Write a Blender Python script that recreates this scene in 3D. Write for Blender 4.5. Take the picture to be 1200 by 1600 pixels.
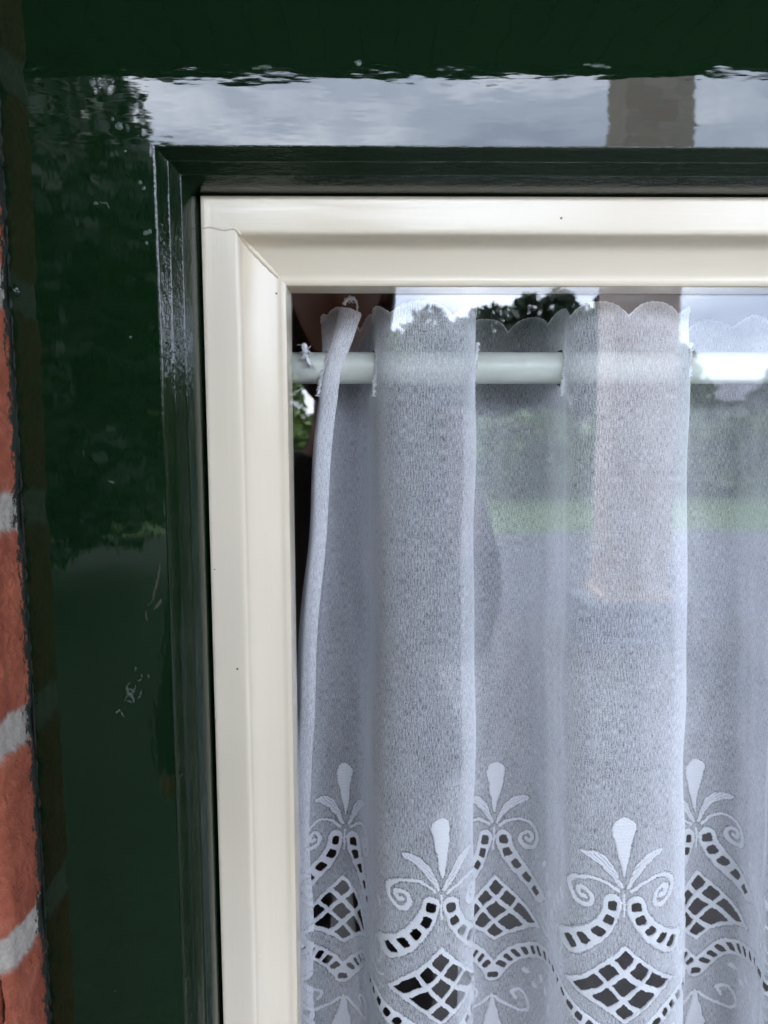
import bpy, bmesh, math, random
import numpy as np
from mathutils import Vector, Matrix, noise as mnoise

R = math.radians
D = bpy.data
SC = bpy.context.scene
COL = SC.collection
for o in list(D.objects): D.objects.remove(o)
rng = np.random.default_rng(7)
random.seed(7)

# ------------------------------------------------------------------ camera
EYE = 1.5                       # camera height above the ground
PITCH, YAW, ROLL = 6.447, -0.738, -0.07
FPX = 1155.0
def cam_axes():
    p, yw, r = R(PITCH), R(YAW), R(ROLL)
    f = np.array([0, math.cos(p), -math.sin(p)]); u = np.array([0, math.sin(p), math.cos(p)]); x = np.array([1., 0, 0])
    c, s = math.cos(yw), math.sin(yw); M = np.array([[c, -s, 0], [s, c, 0], [0, 0, 1]])
    f, u, x = M @ f, M @ u, M @ x
    c, s = math.cos(r), math.sin(r)
    return f, -s * x + c * u, c * x + s * u
CF, CU, CX = cam_axes()
def at(px, py, s):
    """point of the plane y = s (metres) seen at a pixel of the 1200x1600 photograph"""
    d = CF + (px - 600) / FPX * CX + (800 - py) / FPX * CU
    d = d * (s / d[1]); return (d[0], s, d[2] + EYE)
cam = D.cameras.new('camera'); co = D.objects.new('camera', cam); COL.objects.link(co)
cam.sensor_fit = 'VERTICAL'; cam.sensor_height = 36; cam.lens = FPX / 1600 * 36
cam.clip_start = 0.01; cam.clip_end = 2000
Mx = Matrix(((CX[0], CU[0], -CF[0], 0), (CX[1], CU[1], -CF[1], 0), (CX[2], CU[2], -CF[2], EYE), (0, 0, 0, 1)))
co.matrix_world = Mx
SC.camera = co
cam.dof.use_dof = True; cam.dof.focus_distance = .405; cam.dof.aperture_fstop = 13
SC.render.resolution_x = 768; SC.render.resolution_y = 1024
SC.render.engine = 'CYCLES'
SC.cycles.transparent_max_bounces = 24
SC.cycles.max_bounces = 10

# ------------------------------------------------------------------ sky, sun, exposure
SUN_EL, SUN_AZ = 52.0, 205.0    # the sun stands high behind the photographer, above the porch roof
W = D.worlds.new('World'); SC.world = W; W.use_nodes = True
nt = W.node_tree; nt.nodes.clear(); N = nt.nodes.new; L = nt.links.new
out = N('ShaderNodeOutputWorld'); bg = N('ShaderNodeBackground'); sky = N('ShaderNodeTexSky')
sky.sky_type = 'NISHITA'; sky.sun_disc = False; sky.sun_elevation = R(SUN_EL); sky.sun_rotation = R(SUN_AZ)
sky.air_density = 1.2; sky.dust_density = 1.5
tc = N('ShaderNodeTexCoord'); mp = N('ShaderNodeMapping'); mp.inputs['Scale'].default_value = (1.6, 1.6, 5.0)
mp.inputs['Location'].default_value = (0.3, 0.0, 0.2)
nz = N('ShaderNodeTexNoise'); nz.inputs['Scale'].default_value = 1.7; nz.inputs['Detail'].default_value = 7; nz.inputs['Roughness'].default_value = .58
rp = N('ShaderNodeValToRGB')
rp.color_ramp.elements[0].position = .36; rp.color_ramp.elements[0].color = (6.3, 7.2, 9.6, 1)
e = rp.color_ramp.elements.new(.50); e.color = (8.8, 9.9, 12.4, 1)
e = rp.color_ramp.elements.new(.58); e.color = (13.5, 14.4, 16.8, 1)
rp.color_ramp.elements[-1].position = .70; rp.color_ramp.elements[-1].color = (20, 21, 22.5, 1)
mx = N('ShaderNodeMixRGB'); mx.inputs[0].default_value = .86
L(tc.outputs['Generated'], mp.inputs[0]); L(mp.outputs[0], nz.inputs['Vector']); L(nz.outputs['Fac'], rp.inputs[0])
L(sky.outputs[0], mx.inputs[1]); L(rp.outputs[0], mx.inputs[2])
szw = N('ShaderNodeSeparateXYZ'); L(tc.outputs['Generated'], szw.inputs[0])
ev = N('ShaderNodeMapRange'); ev.inputs[1].default_value = 0; ev.inputs[2].default_value = .45; ev.inputs[3].default_value = .70; ev.inputs[4].default_value = 1.12; L(szw.outputs['Z'], ev.inputs[0])
mv = N('ShaderNodeVectorMath'); mv.operation = 'SCALE'; L(mx.outputs[0], mv.inputs[0]); L(ev.outputs[0], mv.inputs['Scale'])
L(mv.outputs[0], bg.inputs[0]); bg.inputs[1].default_value = 0.11
L(bg.outputs[0], out.inputs[0])
sl = D.lights.new('sun', 'SUN'); sl.energy = 0.7; sl.angle = R(10); sl.color = (1, .95, .88)
so = D.objects.new('sun', sl); COL.objects.link(so)
az = R(SUN_AZ)                  # nishita: rotation measured from +Y towards +X
sd = Vector((math.sin(az) * math.cos(R(SUN_EL)), math.cos(az) * math.cos(R(SUN_EL)), math.sin(R(SUN_EL))))
so.rotation_euler = sd.to_track_quat('Z', 'Y').to_euler(); so.location = (0, -3, 6)
SC.view_settings.view_transform = 'Standard'; SC.view_settings.look = 'None'
SC.view_settings.exposure = 3.02; SC.view_settings.gamma = 1
SC.view_settings.use_curve_mapping = False

# ------------------------------------------------------------------ helpers
def empty(name, loc=(0, 0, 0)):
    o = D.objects.new(name, None); COL.objects.link(o); o.location = loc; o.empty_display_size = .05
    return o
def tag(o, label=None, cat=None, group=None, kind=None):
    if label: o['label'] = label
    if cat: o['category'] = cat
    if group: o['group'] = group
    if kind: o['kind'] = kind
    return o
def link(name, me, mat, parent=None, smooth=False):
    o = D.objects.new(name, me); COL.objects.link(o)
    if mat: me.materials.append(mat)
    if parent is not None:
        o.parent = parent; o.matrix_parent_inverse = Matrix.Translation(-Vector(parent.location))
    if smooth: me.polygons.foreach_set('use_smooth', [True] * len(me.polygons))
    return o
def mesh(name, vs, fs):
    me = D.meshes.new(name); me.from_pydata([tuple(v) for v in vs], [], [tuple(f) for f in fs]); me.update(); return me
class MB:
    def __init__(s): s.v = []; s.f = []
    def box(s, x0, x1, y0, y1, z0, z1, b=0.0):
        n = len(s.v)
        s.v += [(x, y, z) for x in (x0, x1) for y in (y0, y1) for z in (z0, z1)]
        s.f += [tuple(n + i for i in q) for q in ((0, 1, 3, 2), (4, 6, 7, 5), (0, 4, 5, 1), (2, 3, 7, 6), (0, 2, 6, 4), (1, 5, 7, 3))]
    def tube(s, pts, rad, n=10, caps=True):
        pts = [Vector(p) for p in pts]; base = len(s.v)
        rads = rad if isinstance(rad, (list, tuple)) else [rad] * len(pts)
        for i, p in enumerate(pts):
            t = (pts[min(i + 1, len(pts) - 1)] - pts[max(i - 1, 0)])
            t = t.normalized() if t.length > 0 else Vector((0, 0, 1))
            a = t.orthogonal().normalized() if abs(t.z) > .9 else t.cross(Vector((0, 0, 1))).normalized()
            b = t.cross(a)
            for k in range(n):
                an = 2 * math.pi * k / n
                s.v.append(tuple(p + (a * math.cos(an) + b * math.sin(an)) * rads[i]))
        for i in range(len(pts) - 1):
            for k in range(n):
                k2 = (k + 1) % n
                s.f.append((base + i * n + k, base + i * n + k2, base + (i + 1) * n + k2, base + (i + 1) * n + k))
        if caps:
            s.f.append(tuple(base + k for k in range(n))[::-1]); s.f.append(tuple(base + (len(pts) - 1) * n + k for k in range(n)))
    def build(s, name, mat, parent=None, smooth=False, bevel=0, angle=None):
        me = mesh(name, s.v, s.f)
        bm = bmesh.new(); bm.from_mesh(me); bmesh.ops.recalc_face_normals(bm, faces=bm.faces)
        if bevel: bmesh.ops.bevel(bm, geom=list(bm.edges), offset=bevel, segments=2, profile=.6, affect='EDGES')
        bm.to_mesh(me); bm.free()
        o = link(name, me, mat, parent, smooth or angle is not None)
        if angle is not None: me.set_sharp_from_angle(angle=R(angle))
        return o

def nodes(name):
    m = D.materials.new(name); m.use_nodes = True; t = m.node_tree
    b = t.nodes['Principled BSDF']; return m, t, b, t.nodes.new, t.links.new
def ramp(t, stops):
    r = t.nodes.new('ShaderNodeValToRGB'); el = r.color_ramp.elements
    el[0].position, el[0].color = stops[0][0], (*stops[0][1], 1)
    el[1].position, el[1].color = stops[-1][0], (*stops[-1][1], 1)
    for p, c in stops[1:-1]: x = el.new(p); x.color = (*c, 1)
    return r
def noise_tex(t, scale, detail=4, mscale=(1, 1, 1), coord='Object', rough=.55):
    tc = t.nodes.new('ShaderNodeTexCoord'); mp = t.nodes.new('ShaderNodeMapping'); mp.inputs['Scale'].default_value = mscale
    n = t.nodes.new('ShaderNodeTexNoise'); n.inputs['Scale'].default_value = scale; n.inputs['Detail'].default_value = detail
    n.inputs['Roughness'].default_value = rough
    t.links.new(tc.outputs[coord], mp.inputs[0]); t.links.new(mp.outputs[0], n.inputs['Vector']); return n
def add_bump(t, b, srcs, inp='Normal'):
    """srcs: list of (output socket, strength, distance)"""
    prev = None
    for s, st, di in srcs:
        bp = t.nodes.new('ShaderNodeBump'); bp.inputs['Strength'].default_value = st; bp.inputs['Distance'].default_value = di
        t.links.new(s, bp.inputs['Height'])
        if prev: t.links.new(prev, bp.inputs['Normal'])
        prev = bp.outputs['Normal']
    t.links.new(prev, b.inputs[inp])
def plain(name, col, rough=.6, var=.15, scale=20, bump=0, bscale=60, spec=.5, mscale=(1, 1, 1)):
    m, t, b, N, L = nodes(name)
    n = noise_tex(t, scale, 5, mscale)
    c1 = tuple(c * (1 - var) for c in col); c2 = tuple(min(1, c * (1 + var)) for c in col)
    r = ramp(t, [(.3, c1), (.7, c2)]); L(n.outputs['Fac'], r.inputs[0]); L(r.outputs[0], b.inputs['Base Color'])
    b.inputs['Roughness'].default_value = rough; b.inputs['Specular IOR Level'].default_value = spec
    if bump:
        n2 = noise_tex(t, bscale, 6, mscale); add_bump(t, b, [(n2.outputs['Fac'], 1, bump)])
    return m

# ---- gloss paint (green): brush marks run along the board
def green_paint(name, along, strong=1.0, wrinkle=False):
    m, t, b, N, L = nodes(name)
    ms = {'z': (1, 1, .16), 'x': (.16, 1, 1)}[along]
    n0 = noise_tex(t, 9, 3, (1, 1, 1)); r = ramp(t, [(.3, (.0034, .0132, .0046)), (.7, (.0045, .0165, .0058))])
    L(n0.outputs['Fac'], r.inputs[0]); L(r.outputs[0], b.inputs['Base Color'])
    b.inputs['Roughness'].default_value = .018 if along == 'x' else .030; b.inputs['IOR'].default_value = 1.51
    brush = noise_tex(t, 420, 3, ms); wave = noise_tex(t, 38, 2, tuple(min(1, v * 2) for v in ms)); 
    ms2 = {'z': (1, 1, .3), 'x': (.3, 1, 1)}[along]
    wav2 = noise_tex(t, 130, 2, ms2)
    # nibs and dust specks trapped in the gloss
    tc = N('ShaderNodeTexCoord'); vo = N('ShaderNodeTexVoronoi'); vo.inputs['Scale'].default_value = 75
    L(tc.outputs['Object'], vo.inputs['Vector'])
    mr = N('ShaderNodeMapRange'); mr.inputs[1].default_value = .0; mr.inputs[2].default_value = .10; mr.inputs[3].default_value = 1; mr.inputs[4].default_value = 0
    L(vo.outputs['Distance'], mr.inputs[0])
    # only a few cells carry a nib
    sp = N('ShaderNodeSeparateColor'); L(vo.outputs['Color'], sp.inputs[0])
    gt = N('ShaderNodeMath'); gt.operation = 'GREATER_THAN'; gt.inputs[1].default_value = .92; L(sp.outputs[0], gt.inputs[0])
    mu = N('ShaderNodeMath'); mu.operation = 'MULTIPLY'; L(gt.outputs[0], mu.inputs[0]); L(mr.outputs[0], mu.inputs[1])
    srcs = [(wave.outputs['Fac'], 1, .00014 * strong), (wav2.outputs['Fac'], 1, .00004 * strong), (brush.outputs['Fac'], 1, .000006 * strong), (mu.outputs[0], 1, .00009)]
    if wrinkle:
        w = noise_tex(t, 300, 4, ms2, rough=.7); srcs.append((w.outputs['Fac'], 1, .00007)); tz = N('ShaderNodeTexCoord'); sz = N('ShaderNodeSeparateXYZ'); L(tz.outputs['Object'], sz.inputs[0]); mk = N('ShaderNodeMapRange'); mk.inputs[1].default_value = EYE - .02; mk.inputs[2].default_value = EYE + .07; L(sz.outputs['Z'], mk.inputs[0]); m8 = N('ShaderNodeMath'); m8.operation = 'MULTIPLY'; L(w.outputs['Fac'], m8.inputs[0]); L(mk.outputs[0], m8.inputs[1]); srcs.append((m8.outputs[0], 1, .0004))
    add_bump(t, b, srcs); return m
M_GZ = green_paint('green_gloss_upright', 'z')
M_GX = green_paint('green_gloss_level', 'x')
M_GMZ = green_paint('green_gloss_moulding_upright', 'z', .8, True)
M_GMX = green_paint('green_gloss_moulding_level', 'x', .8, True)

def cream_paint(name, along):
    m, t, b, N, L = nodes(name)
    n0 = noise_tex(t, 6, 3); r = ramp(t, [(.3, (.785, .69, .535)), (.7, (.815, .72, .57))])
    L(n0.outputs['Fac'], r.inputs[0])
    # tiny dirt specks
    tc = N('ShaderNodeTexCoord'); vo = N('ShaderNodeTexVoronoi'); vo.inputs['Scale'].default_value = 60
    L(tc.outputs['Object'], vo.inputs['Vector'])
    lt = N('ShaderNodeMath'); lt.operation = 'LESS_THAN'; lt.inputs[1].default_value = .035; L(vo.outputs['Distance'], lt.inputs[0])
    sp = N('ShaderNodeSeparateColor'); L(vo.outputs['Color'], sp.inputs[0])
    gt = N('ShaderNodeMath'); gt.operation = 'GREATER_THAN'; gt.inputs[1].default_value = .88; L(sp.outputs[1], gt.inputs[0])
    mu = N('ShaderNodeMath'); mu.operation = 'MULTIPLY'; L(gt.outputs[0], mu.inputs[0]); L(lt.outputs[0], mu.inputs[1])
    mx = N('ShaderNodeMixRGB'); L(mu.outputs[0], mx.inputs[0]); L(r.outputs[0], mx.inputs[1]); mx.inputs[2].default_value = (.12, .09, .06, 1)
    L(mx.outputs[0], b.inputs['Base Color'])
    b.inputs['Roughness'].default_value = .19; b.inputs['IOR'].default_value = 1.46
    ms = {'z': (1, 1, .06), 'x': (.06, 1, 1)}[along]
    br = noise_tex(t, 330, 3, ms); wv = noise_tex(t, 45, 2, tuple(min(1, v * 3) for v in ms))
    add_bump(t, b, [(wv.outputs['Fac'], 1, .00016), (br.outputs['Fac'], 1, .00011)]); return m
M_CZ = cream_paint('cream_gloss_upright', 'z'); M_CX = cream_paint('cream_gloss_level', 'x')

# ------------------------------------------------------------------ dimensions of the window (metres)
G = .340                        # front plane of the green frame
GX, GZ = -.0955, EYE + .1223    # arris of the green opening, left and top
SF = .3655                      # front plane of the cream sash
CXL, CZT = -.0822, EYE + .1097
GLX, GLZ = CXL + .038, CZT - .038
OPR, OPB = .66, EYE - .86       # right and bottom arris of the green opening
def rect(w, frm='green'):
    return (GX + w, OPR - w, OPB + w, GZ - w)       # left, right, bottom, top
def sweep_side(prof, side, y0, name, mat, parent, base=(GX, OPR, OPB, GZ), angle=28, seg=1):
    l, r, b, t = base; vs = []; fs = []
    for w, d in prof:
        if side == 'left': p, q = (l + w, b + w), (l + w, t - w)
        if side == 'top': p, q = (l + w, t - w), (r - w, t - w)
        if side == 'right': p, q = (r - w, t - w), (r - w, b + w)
        if side == 'bottom': p, q = (r - w, b + w), (l + w, b + w)
        for k in range(seg + 1):
            f = k / seg; vs.append((p[0] + (q[0] - p[0]) * f, y0 + d, p[1] + (q[1] - p[1]) * f))
    n = seg + 1
    for i in range(len(prof) - 1):
        for k in range(seg): fs.append((i * n + k, i * n + k + 1, (i + 1) * n + k + 1, (i + 1) * n + k))
    me = mesh(name, vs, fs)
    o = link(name, me, mat, parent, True); me.set_sharp_from_angle(angle=R(angle)); return o
def smooth_profile(pts, n=5):
    out = []
    for i in range(len(pts) - 1):
        p0 = pts[max(i - 1, 0)]; p1 = pts[i]; p2 = pts[i + 1]; p3 = pts[min(i + 2, len(pts) - 1)]
        for k in range(n):
            t = k / n
            out.append(tuple(.5 * ((2 * p1[j]) + (-p0[j] + p2[j]) * t + (2 * p0[j] - 5 * p1[j] + 4 * p2[j] - p3[j]) * t * t + (-p0[j] + 3 * p1[j] - 3 * p2[j] + p3[j]) * t ** 3) for j in range(2)))
    out.append(pts[-1]); return out
mm = lambda pts: [(a / 1000, b / 1000) for a, b in pts]

# ---- green frame
JL = -.1625                     # outer edge of the jamb, against the brick reveal
HT = EYE + .232                 # top of the head board
frame = empty('window_frame', (GX, G, OPB))
tag(frame, 'dark green gloss painted window frame with moulded inner edge beside the brick', 'window frame')
def face_sheet(name, x0, x1, z0, z1, y0, depth, mat, parent):
    mb = MB(); mb.box(x0, x1, y0, y0 + depth, z0, z1); return mb.build(name, mat, parent)
face_sheet('jamb', JL, GX - .001, OPB - .09, GZ + .001, G, .09, M_GZ, frame)
face_sheet('head', JL, OPR + .068, GZ + .001, HT, G, .09, M_GX, frame)
face_sheet('jamb', OPR + .001, OPR + .068, OPB - .09, GZ + .001, G, .09, M_GZ, frame)
face_sheet('sill', GX - .001, OPR + .001, OPB - .09, OPB - .001, G - .02, .11, M_GX, frame)
prof = mm([(-1, 0), (-.35, .06), (.1, .35), (.5, 1.0), (3.6, 5.0), (4.1, 5.2), (4.6, 6.0), (7.7, 10.4), (8.2, 10.6), (8.7, 11.6), (10.6, 15.5), (11.3, 18), (11.8, 22), (12, 30), (14, 30)])
prof = smooth_profile(prof, 4)
for side, mat in (('left', M_GMZ), ('top', M_GMX), ('right', M_GMZ), ('bottom', M_GMX)):
    sweep_side(prof, side, G, 'moulding', mat, frame, angle=60)
# paint lump on the jamb near the bricks
def blob(name, c, r, mat, parent, sq=(1, .35, 1), seed=0):
    bm = bmesh.new(); bmesh.ops.create_icosphere(bm, subdivisions=4, radius=1)
    for v in bm.verts:
        n = mnoise.noise(v.co * 1.7 + Vector((seed, 0, 0))) * .35 + mnoise.noise(v.co * 4 + Vector((0, seed, 0))) * .12
        q = v.co * (1 + n); v.co = Vector((c[0] + q.x * r * sq[0], c[1] + q.y * r * sq[1], c[2] + q.z * r * sq[2]))
    me = D.meshes.new(name); bm.to_mesh(me); bm.free(); return link(name, me, mat, parent, True)
p = at(22, 455, G); blob('paint_lump', (p[0], G, p[2]), .0026, M_GMZ, frame, (1, .5, 1.1), 1)
# reflections in the gloss, put on as raised strokes and pale paint lumps
M_STREAK = plain('reflection_streak_paint', (.035, .032, .02), .3, .3, 600)  # colour stands in for a faint reflection on the jamb
def cluster(name, pts, parent, mat):
    vs = []; fs = []
    for k, (px, py, rr, sy) in enumerate(pts):
        c = at(px, py, G); bm = bmesh.new(); bmesh.ops.create_icosphere(bm, subdivisions=3, radius=1)
        n0 = len(vs)
        for v in bm.verts:
            n = 1 + mnoise.noise(v.co * 1.5 + Vector((k * 3.1, 0, 0))) * .4
            vs.append((c[0] + v.co.x * rr * n, G + v.co.y * rr * .16, c[2] + v.co.z * rr * sy * n))
        fs += [tuple(n0 + q.index for q in f.verts) for f in bm.faces]; bm.free()
    return link(name, mesh(name, vs, fs), mat, parent, True)
M_REFL = plain('dried_paint_reflection', (.045, .07, .052), .22, .3, 600, .0002, 900)  # pale tone stands in for sky mirrored in the gloss and its drops
def strokes(name, lines, parent, mat):
    mb = MB()
    for k, (pl, rr) in enumerate(lines):
        P = cr0([at(x, y, G) for x, y in pl]); n = len(P)
        mb.tube([(p[0] + .0003 * mnoise.noise(Vector((k, i * .5, 0))), G + rr * .72, p[2]) for i, p in enumerate(P)], [rr * (.35 + .65 * math.sin(math.pi * (i + .5) / n)) * (1 + .35 * mnoise.noise(Vector((i * .9, k * 3.3, 0)))) for i in range(n)], 8)
    return mb.build(name, mat, parent, True)
def cr0(P, n=6):
    out = []
    for i in range(len(P) - 1):
        p0, p1, p2, p3 = P[max(i - 1, 0)], P[i], P[i + 1], P[min(i + 2, len(P) - 1)]
        for k in range(n):
            t = k / n; out.append(tuple(.5 * (2 * p1[j] + (p2[j] - p0[j]) * t + (2 * p0[j] - 5 * p1[j] + 4 * p2[j] - p3[j]) * t * t + (3 * p1[j] - p0[j] - 3 * p2[j] + p3[j]) * t ** 3) for j in range(3)))
    out.append(P[-1]); return out
strokes('painted_reflection', [([(206, 1055), (203, 1066), (198, 1073), (200, 1084), (195, 1094), (191, 1106)], .0009), ([(212, 1062), (211, 1075), (206, 1086), (209, 1098), (203, 1106)], .0008),
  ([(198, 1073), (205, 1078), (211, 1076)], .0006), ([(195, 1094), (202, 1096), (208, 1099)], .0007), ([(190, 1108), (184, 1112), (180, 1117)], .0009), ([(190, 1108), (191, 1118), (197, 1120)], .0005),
  ([(216, 1050), (221, 1054), (220, 1062), (215, 1063), (214, 1055)], .0006), ([(222, 1074), (219, 1086), (213, 1096)], .0007), ([(231, 1052), (233, 1063)], .0006), ([(212, 1040), (211, 1050)], .0005), ([(204, 1080), (201, 1090)], .0016)], frame, M_REFL)  # pale reflection painted on as raised strokes
strokes('painted_reflection_streak', [([(254, 858), (251, 880), (247, 905), (241, 925), (238, 940), (229, 948), (233, 958)], .0008), ([(245, 940), (252, 938), (243, 950), (237, 957)], .0009), ([(250, 868), (249, 892), (243, 915)], .0005), ([(229, 950), (228, 962), (232, 975)], .0006)], frame, M_STREAK)  # faint reflected streak laid on as colour
strokes('paint_run', [([(166, 745), (171, 752), (178, 754), (168, 760)], .0005), ([(150, 312), (160, 317), (168, 318), (170, 332)], .0005), ([(130, 700), (131, 716)], .0004), ([(176, 1550), (184, 1547)], .0005)], frame, M_REFL)  # paint runs, given the same pale reflected tone
cluster('dribble_painted_glint', [(187, 197, .0018, .9), (176, 186, .0007, 1.2), (143, 128, .0011, .8), (196, 236, .0006, .9), (219, 285, .0009, 1.0), (225, 294, .0007, 1.5), (228, 364, .0012, .9), (234, 362, .0009, 1.2), (229, 380, .0006, 1.6), (204, 527, .0006, 1.0), (560, 98, .0015, .8), (150, 318, .0012, .6)], frame, M_REFL)  # drops of paint, their sky reflection put into the pale colour
cluster('dribble_painted_glint', [(416, 105, .0030, .32), (400, 107, .002, .3), (934, 103, .0034, .3), (918, 101, .002, .3), (948, 105, .002, .3)], frame, M_REFL)  # lumps on the head, the mirrored sky painted in as pale colour

# ---- cream sash
sash = empty('window_sash', (CXL, SF, OPB)); tag(sash, 'cream painted window sash with a stepped glazing edge and glass', 'window')
sb = (CXL, OPR - .0133, OPB + .0133, CZT)
sp_out = smooth_profile(mm([(.0, 32), (0, 8), (0, 1.2), (.3, .35), (1.1, 0), (3, 0)]), 3)
sp_face = mm([(3, 0), (8, -.05), (15.2, 0)])
sp_in = smooth_profile(mm([(15.2, 0), (16.6, .25), (17.5, 1.2), (17.9, 3), (18.6, 7.0), (20.6, 10.6), (24.0, 13.4), (28.6, 16.0), (32.4, 17.6), (34.2, 17.9), (35.6, 17.9), (37.0, 18.2), (37.8, 19.0), (38, 20.3), (38, 40)]), 5)
prof = sp_out[:-1] + sp_face[:-1] + sp_in
for side, mat, nm in (('left', M_CZ, 'stile'), ('top', M_CX, 'top_rail'), ('right', M_CZ, 'stile'), ('bottom', M_CX, 'bottom_rail')):
    sweep_side(prof, side, SF, nm, mat, sash, sb, 60)
# paint filling the mitre of the inner edge
mb = MB(); q = [p for p in sp_in if .0178 <= p[0] <= .0345]
mb.tube([(CXL + w + .0002, SF + d + .0002, CZT - w - .0002) for w, d in q], [.0005 + .0009 * math.sin(math.pi * (i + .5) / len(q)) + .0002 * math.sin(i * 1.7) for i in range(len(q))], 12)
mb.build('paint_fill', M_CX, sash, True)
# thick bead of paint where the rail meets the stile
def ridge(name, pts, rad, mat, parent):
    mb = MB(); mb.tube(pts, rad, 8); return mb.build(name, mat, parent, True)
a = at(316, 357, SF); b_ = at(374, 357, SF)
pts = [(a[0] + .0006 + (b_[0] - a[0]) * k / 12, SF - .00005, a[2] + .0006 * math.sin(k * .7) - (0 if k < 10 else (k - 9) ** 2 * .0004)) for k in range(13)]
ridge('paint_ridge', pts, [.00025 + .00035 * min(1, k / 3) for k in range(13)], M_CX, sash)

# glass: two panes (double glazing)
def glass_mat():
    m = D.materials.new('window_glass'); m.use_nodes = True; t = m.node_tree; t.nodes.clear(); N, L = t.nodes.new, t.links.new
    o = N('ShaderNodeOutputMaterial'); mix = N('ShaderNodeMixShader'); tr = N('ShaderNodeBsdfTransparent'); gl = N('ShaderNodeBsdfGlossy')
    gl.inputs['Roughness'].default_value = 0.0; gl.inputs['Color'].default_value = (.96, .98, 1, 1); tr.inputs[0].default_value = (.99, .99, .99, 1)
    fr = N('ShaderNodeFresnel'); fr.inputs[0].default_value = 1.52
    geo = N('ShaderNodeNewGeometry'); inv = N('ShaderNodeMath'); inv.operation = 'SUBTRACT'; inv.inputs[0].default_value = 1
    L(geo.outputs['Backfacing'], inv.inputs[1])
    mu = N('ShaderNodeMath'); mu.operation = 'MULTIPLY'; mu.inputs[1].default_value = 1.35; L(fr.outputs[0], mu.inputs[0])
    m2 = N('ShaderNodeMath'); m2.operation = 'MULTIPLY'; m2.use_clamp = True; L(mu.outputs[0], m2.inputs[0]); L(inv.outputs[0], m2.inputs[1])
    L(m2.outputs[0], mix.inputs[0]); L(tr.outputs[0], mix.inputs[1]); L(gl.outputs[0], mix.inputs[2]); L(mix.outputs[0], o.inputs[0])
    n = noise_tex(t, 4, 1); bp = N('ShaderNodeBump'); bp.inputs['Strength'].default_value = 1; bp.inputs['Distance'].default_value = .0006
    L(n.outputs['Fac'], bp.inputs['Height']); L(bp.outputs[0], gl.inputs['Normal'])
    return m
M_GLASS = glass_mat()
for y in (SF + .0201, SF + .0321):
    mb = MB(); mb.box(GLX - .008, OPR - .0433, y, y + .004, OPB + .0433, GLZ + .008); mb.build('glass_pane', M_GLASS, sash)
m_sp = plain('spacer_bar', (.02, .02, .022), .5)
mb = MB(); mb.box(GLX - .008, OPR - .0433, SF + .0243, SF + .0319, GLZ + .0004, GLZ + .006); mb.box(GLX - .008, GLX - .0005, SF + .0243, SF + .0319, OPB + .05, GLZ + .0003)
mb.build('spacer_bar', m_sp, sash)

# ------------------------------------------------------------------ brick wall
def brick_mat():
    m, t, b, N, L = nodes('brick')
    at_ = N('ShaderNodeAttribute'); at_.attribute_name = 'mortar'
    n1 = noise_tex(t, 55, 6, rough=.7); n2 = noise_tex(t, 9, 3); n3 = noise_tex(t, 500, 4, rough=.7); n4 = noise_tex(t, 160, 5, (1, 1, 1), rough=.75)
    r1 = ramp(t, [(.25, (.27, .065, .034)), (.45, (.46, .12, .062)), (.6, (.56, .165, .09)), (.78, (.62, .26, .16))]); L(n1.outputs['Fac'], r1.inputs[0])
    r2 = ramp(t, [(.3, (.62, .55, .55)), (.7, (1, 1, 1))]); L(n2.outputs['Fac'], r2.inputs[0])
    mu = N('ShaderNodeMixRGB'); mu.blend_type = 'MULTIPLY'; mu.inputs[0].default_value = .8; L(r1.outputs[0], mu.inputs[1]); L(r2.outputs[0], mu.inputs[2])
    # pale sand grains
    r5 = ramp(t, [(.66, (0, 0, 0)), (.74, (1, 1, 1))]); L(n3.outputs['Fac'], r5.inputs[0])
    sg = N('ShaderNodeMixRGB'); L(r5.outputs[0], sg.inputs[0]); L(mu.outputs[0], sg.inputs[1]); sg.inputs[2].default_value = (.55, .36, .26, 1)
    rm = ramp(t, [(.3, (.38, .335, .29)), (.7, (.66, .60, .53))]); L(n4.outputs['Fac'], rm.inputs[0])
    mx = N('ShaderNodeMixRGB'); L(at_.outputs['Fac'], mx.inputs[0]); L(sg.outputs[0], mx.inputs[1]); L(rm.outputs[0], mx.inputs[2])
    # smears of dark paint along the frame (an attribute of their own)
    ap = N('ShaderNodeAttribute'); ap.attribute_name = 'smear'
    ad = N('ShaderNodeMath'); ad.operation = 'ADD'; L(ap.outputs['Fac'], ad.inputs[0])
    nn = noise_tex(t, 330, 5, (1, 1, .5), rough=.8); sb_ = N('ShaderNodeMath'); sb_.operation = 'SUBTRACT'; sb_.inputs[1].default_value = .5; L(nn.outputs['Fac'], sb_.inputs[0])
    m5 = N('ShaderNodeMath'); m5.operation = 'MULTIPLY'; m5.inputs[1].default_value = 2.6; L(sb_.outputs[0], m5.inputs[0]); L(m5.outputs[0], ad.inputs[1])
    rs = ramp(t, [(.5, (0, 0, 0)), (.62, (1, 1, 1))]); L(ad.outputs[0], rs.inputs[0])
    sm = N('ShaderNodeMixRGB'); L(rs.outputs[0], sm.inputs[0]); L(mx.outputs[0], sm.inputs[1]); sm.inputs[2].default_value = (.018, .028, .02, 1)
    L(sm.outputs[0], b.inputs['Base Color']); b.inputs['Roughness'].default_value = .88
    add_bump(t, b, [(n4.outputs['Fac'], 1, .0022), (n3.outputs['Fac'], 1, .0010)]); return m
M_BR = brick_mat()
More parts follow.
